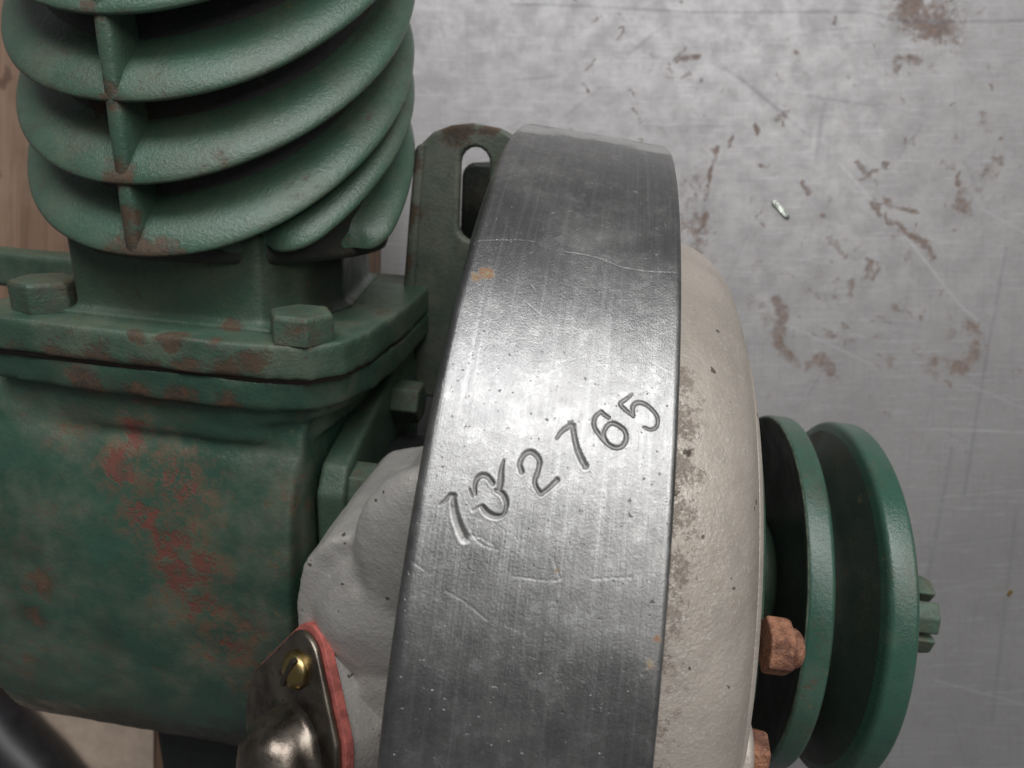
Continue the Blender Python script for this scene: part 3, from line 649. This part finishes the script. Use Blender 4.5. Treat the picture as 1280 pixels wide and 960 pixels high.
def bench_mat():
    k = NT('worn_sheet_steel')
    c1 = k.noise(22, 5, .6); c2 = k.noise(120, 6, .7); c3 = k.noise(600, 5, .7); fine = k.noise(2300, 3, .6)
    st1 = k.noise(1, 5, .65, k.mapping((60, 900, 1), rot=(0, 0, .06))); st2 = k.noise(1, 5, .65, k.mapping((700, 40, 1), rot=(0, 0, -.25)))
    col = k.mix(k.ramp(c1, .3, .7), (.234, .227, .226), (.268, .261, .260))
    col = k.mix(k.math('MULTIPLY', k.ramp(c2, .42, .70), .28), col, (.20, .194, .194))
    col = k.mix(k.math('MULTIPLY', k.ramp(st1, .52, .72), .35), col, (.40, .40, .41)); col = k.mix(k.math('MULTIPLY', k.ramp(st2, .52, .72), .32), col, (.19, .185, .19))
    col = k.mix(k.math('MULTIPLY', k.ramp(c3, .50, .72), .4), col, (.19, .165, .15))
    nr = k.math('MULTIPLY', k.math('SUBTRACT', k.math('ADD', k.math('MULTIPLY', k.noise(420, 6, .75), .6), k.math('MULTIPLY', k.noise(1300, 4, .7), .4)), .5), 2.7)
    rm = k.ramp(k.math('ADD', k.attr('rust'), nr), .30, 1.15)
    rm = k.math('MULTIPLY', rm, k.ramp(k.attr('rust'), .02, .3))
    col = k.mix(k.math('MULTIPLY', rm, .80), col, k.mix(k.ramp(c3, .4, .6), (.125, .080, .060), (.20, .130, .098)))
    col = k.mix(k.math('MULTIPLY', k.math('MULTIPLY', k.attr('dark_scratch'), k.ramp(c2, .3, .6, .4, 1.)), .9), col, (.10, .10, .115))
    col = k.mix(k.math('MULTIPLY', k.attr('light_scratch'), k.ramp(c2, .3, .6, .1, .5)), col, (.44, .44, .44))
    ro = k.math('ADD', k.ramp(c2, .3, .7, .42, .56), k.math('MULTIPLY', rm, .3))
    h = k.math('ADD', k.math('MULTIPLY', st1, .4), k.math('MULTIPLY', st2, .4)); h = k.math('ADD', h, k.math('MULTIPLY', fine, .4))
    h = k.math('SUBTRACT', h, k.math('MULTIPLY', k.attr('light_scratch'), .8))
    return k.done(col, ro, k.math('SUBTRACT', .42, k.math('MULTIPLY', rm, .4)), k.bump(h, .35, .12))
bench = link('table', build_bench(), bench_mat())
tag(bench, 'worn grey sheet steel bench top with scratches and brown rust marks', 'table top', kind='structure')

# ------------------------------------------------------------------ wooden board under the crankcase
def wood():
    k = NT('brown_wood'); co = k.mapping((220, 14, 220), rot=(0, 0, .05)); g = k.noise(1, 5, .6, co, .6); g2 = k.noise(1, 4, .6, k.mapping((900, 45, 900))); c = k.noise(30, 4, .6)
    col = k.mix(k.ramp(g, .35, .66), (.22, .135, .088), (.13, .075, .047)); col = k.mix(k.math('MULTIPLY', k.ramp(g2, .5, .7), .5), col, (.14, .075, .045))
    col = k.mix(k.math('MULTIPLY', k.ramp(c, .45, .7), .5), col, (.27, .19, .135))
    kn = k.ramp(k.noise(85, 3, .5), .66, .74); col = k.mix(k.math('MULTIPLY', kn, .8), col, (.08, .04, .025))
    return k.done(col, .68, 0., k.bump(k.math('ADD', g, g2), .4, .4))
BT = 19.0
bv = [(-210, -190), (-44, -190), (-39, 180), (-210, 180)]
V = [(x, y, z) for z in (0, BT) for x, y in bv]
board = link('wooden_board', mesh_from(np.array(V, float), [(0, 1, 2, 3), (7, 6, 5, 4), (0, 4, 5, 1), (1, 5, 6, 2), (2, 6, 7, 3), (3, 7, 4, 0)], local=False), wood())
bevel(board, 1.0, 2); tag(board, 'brown wooden board lying under the green crankcase at the left', 'board')

# ------------------------------------------------------------------ hose, chip, fleck
def tube(pts, r, n=20):
    p = smooth_line(pts, 10); P = np.zeros((len(p), n, 3)); up = np.array([0, 0, 1.])
    for i in range(len(p)):
        d = p[min(i + 1, len(p) - 1)] - p[max(i - 1, 0)]; d /= np.linalg.norm(d); s = np.cross(d, up); s /= np.linalg.norm(s); q = np.cross(s, d)
        for j in range(n):
            a = 2 * math.pi * j / n; P[i, j] = p[i] + r * (math.cos(a) * s + math.sin(a) * q)
    return grid_mesh(P, closed_v=True, local=False)
sv_ = [(-176, -139), (-138, -141), (-101.6, -140), (-101.3, -96), (-118, -83), (-174, -85)]
V, F = prism([(a, b) for a, b in sv_], 2, BT + .1, BT + 1.3)
scrap = link('cardboard_scrap', mesh_from(np.array(V), F, local=False), plain('pale_cardboard', (.40, .315, .25), .8, 0., .18, 90, .3)); bevel(scrap, .3, 2)
tag(scrap, 'pale tan scrap of cardboard on the wooden board beside the black hose', 'cardboard')
hz = BT + 9.9
hose = link('rubber_hose', tube([(-200, -50, hz), (-170, -66, hz), (-143.5, -88.5, hz), (-134, -98.5, hz), (-124.5, -109, hz), (-107, -134, hz), (-95, -170, hz)], 8.4), M_hose)
tag(hose, 'thick black rubber hose crossing the bottom left corner of the wooden board', 'hose')
def sliver(name, c, ang, l, w, h, mat, z0=0.):
    ca_, sa = math.cos(ang), math.sin(ang); secs = [(-.5, .2, .3), (-.38, 1, .9), (0, 1.05, .6), (.36, .95, 1.0), (.5, .3, .5)]; V, F = [], []
    for s, kk, zz in secs:
        for du, dz in ((-.5, 0.), (.5, .15), (.32, 1.), (-.38, .8)):
            x = s * l; y = du * w * kk + .25 * w * math.sin(s * 3); V.append((c[0] + x * ca_ - y * sa, c[1] + x * sa + y * ca_, z0 + .02 + dz * h * zz))
    for i in range(len(secs) - 1):
        for j in range(4): F.append((i * 4 + j, i * 4 + (j + 1) % 4, i * 4 + 4 + (j + 1) % 4, i * 4 + 4 + j))
    F += [(3, 2, 1, 0), (16, 17, 18, 19)]
    return link(name, mesh_from(np.array(V), F, smooth=False, local=False), mat)
x, y = bench_pt(975.5, 262.5)
tag(sliver('metal_shaving', (x, y), math.radians(-55), 7.6, 1.7, 1.0, M_chip), 'bright sliver of metal shaving lying on the steel bench', 'metal shaving')
x, y = bench_pt(1262, 741)
tag(sliver('brass_fleck', (x, y), math.radians(35), 1.9, 1.1, .7, M_fleck), 'tiny golden metal fleck on the bench right of the castle nut', 'metal fleck')
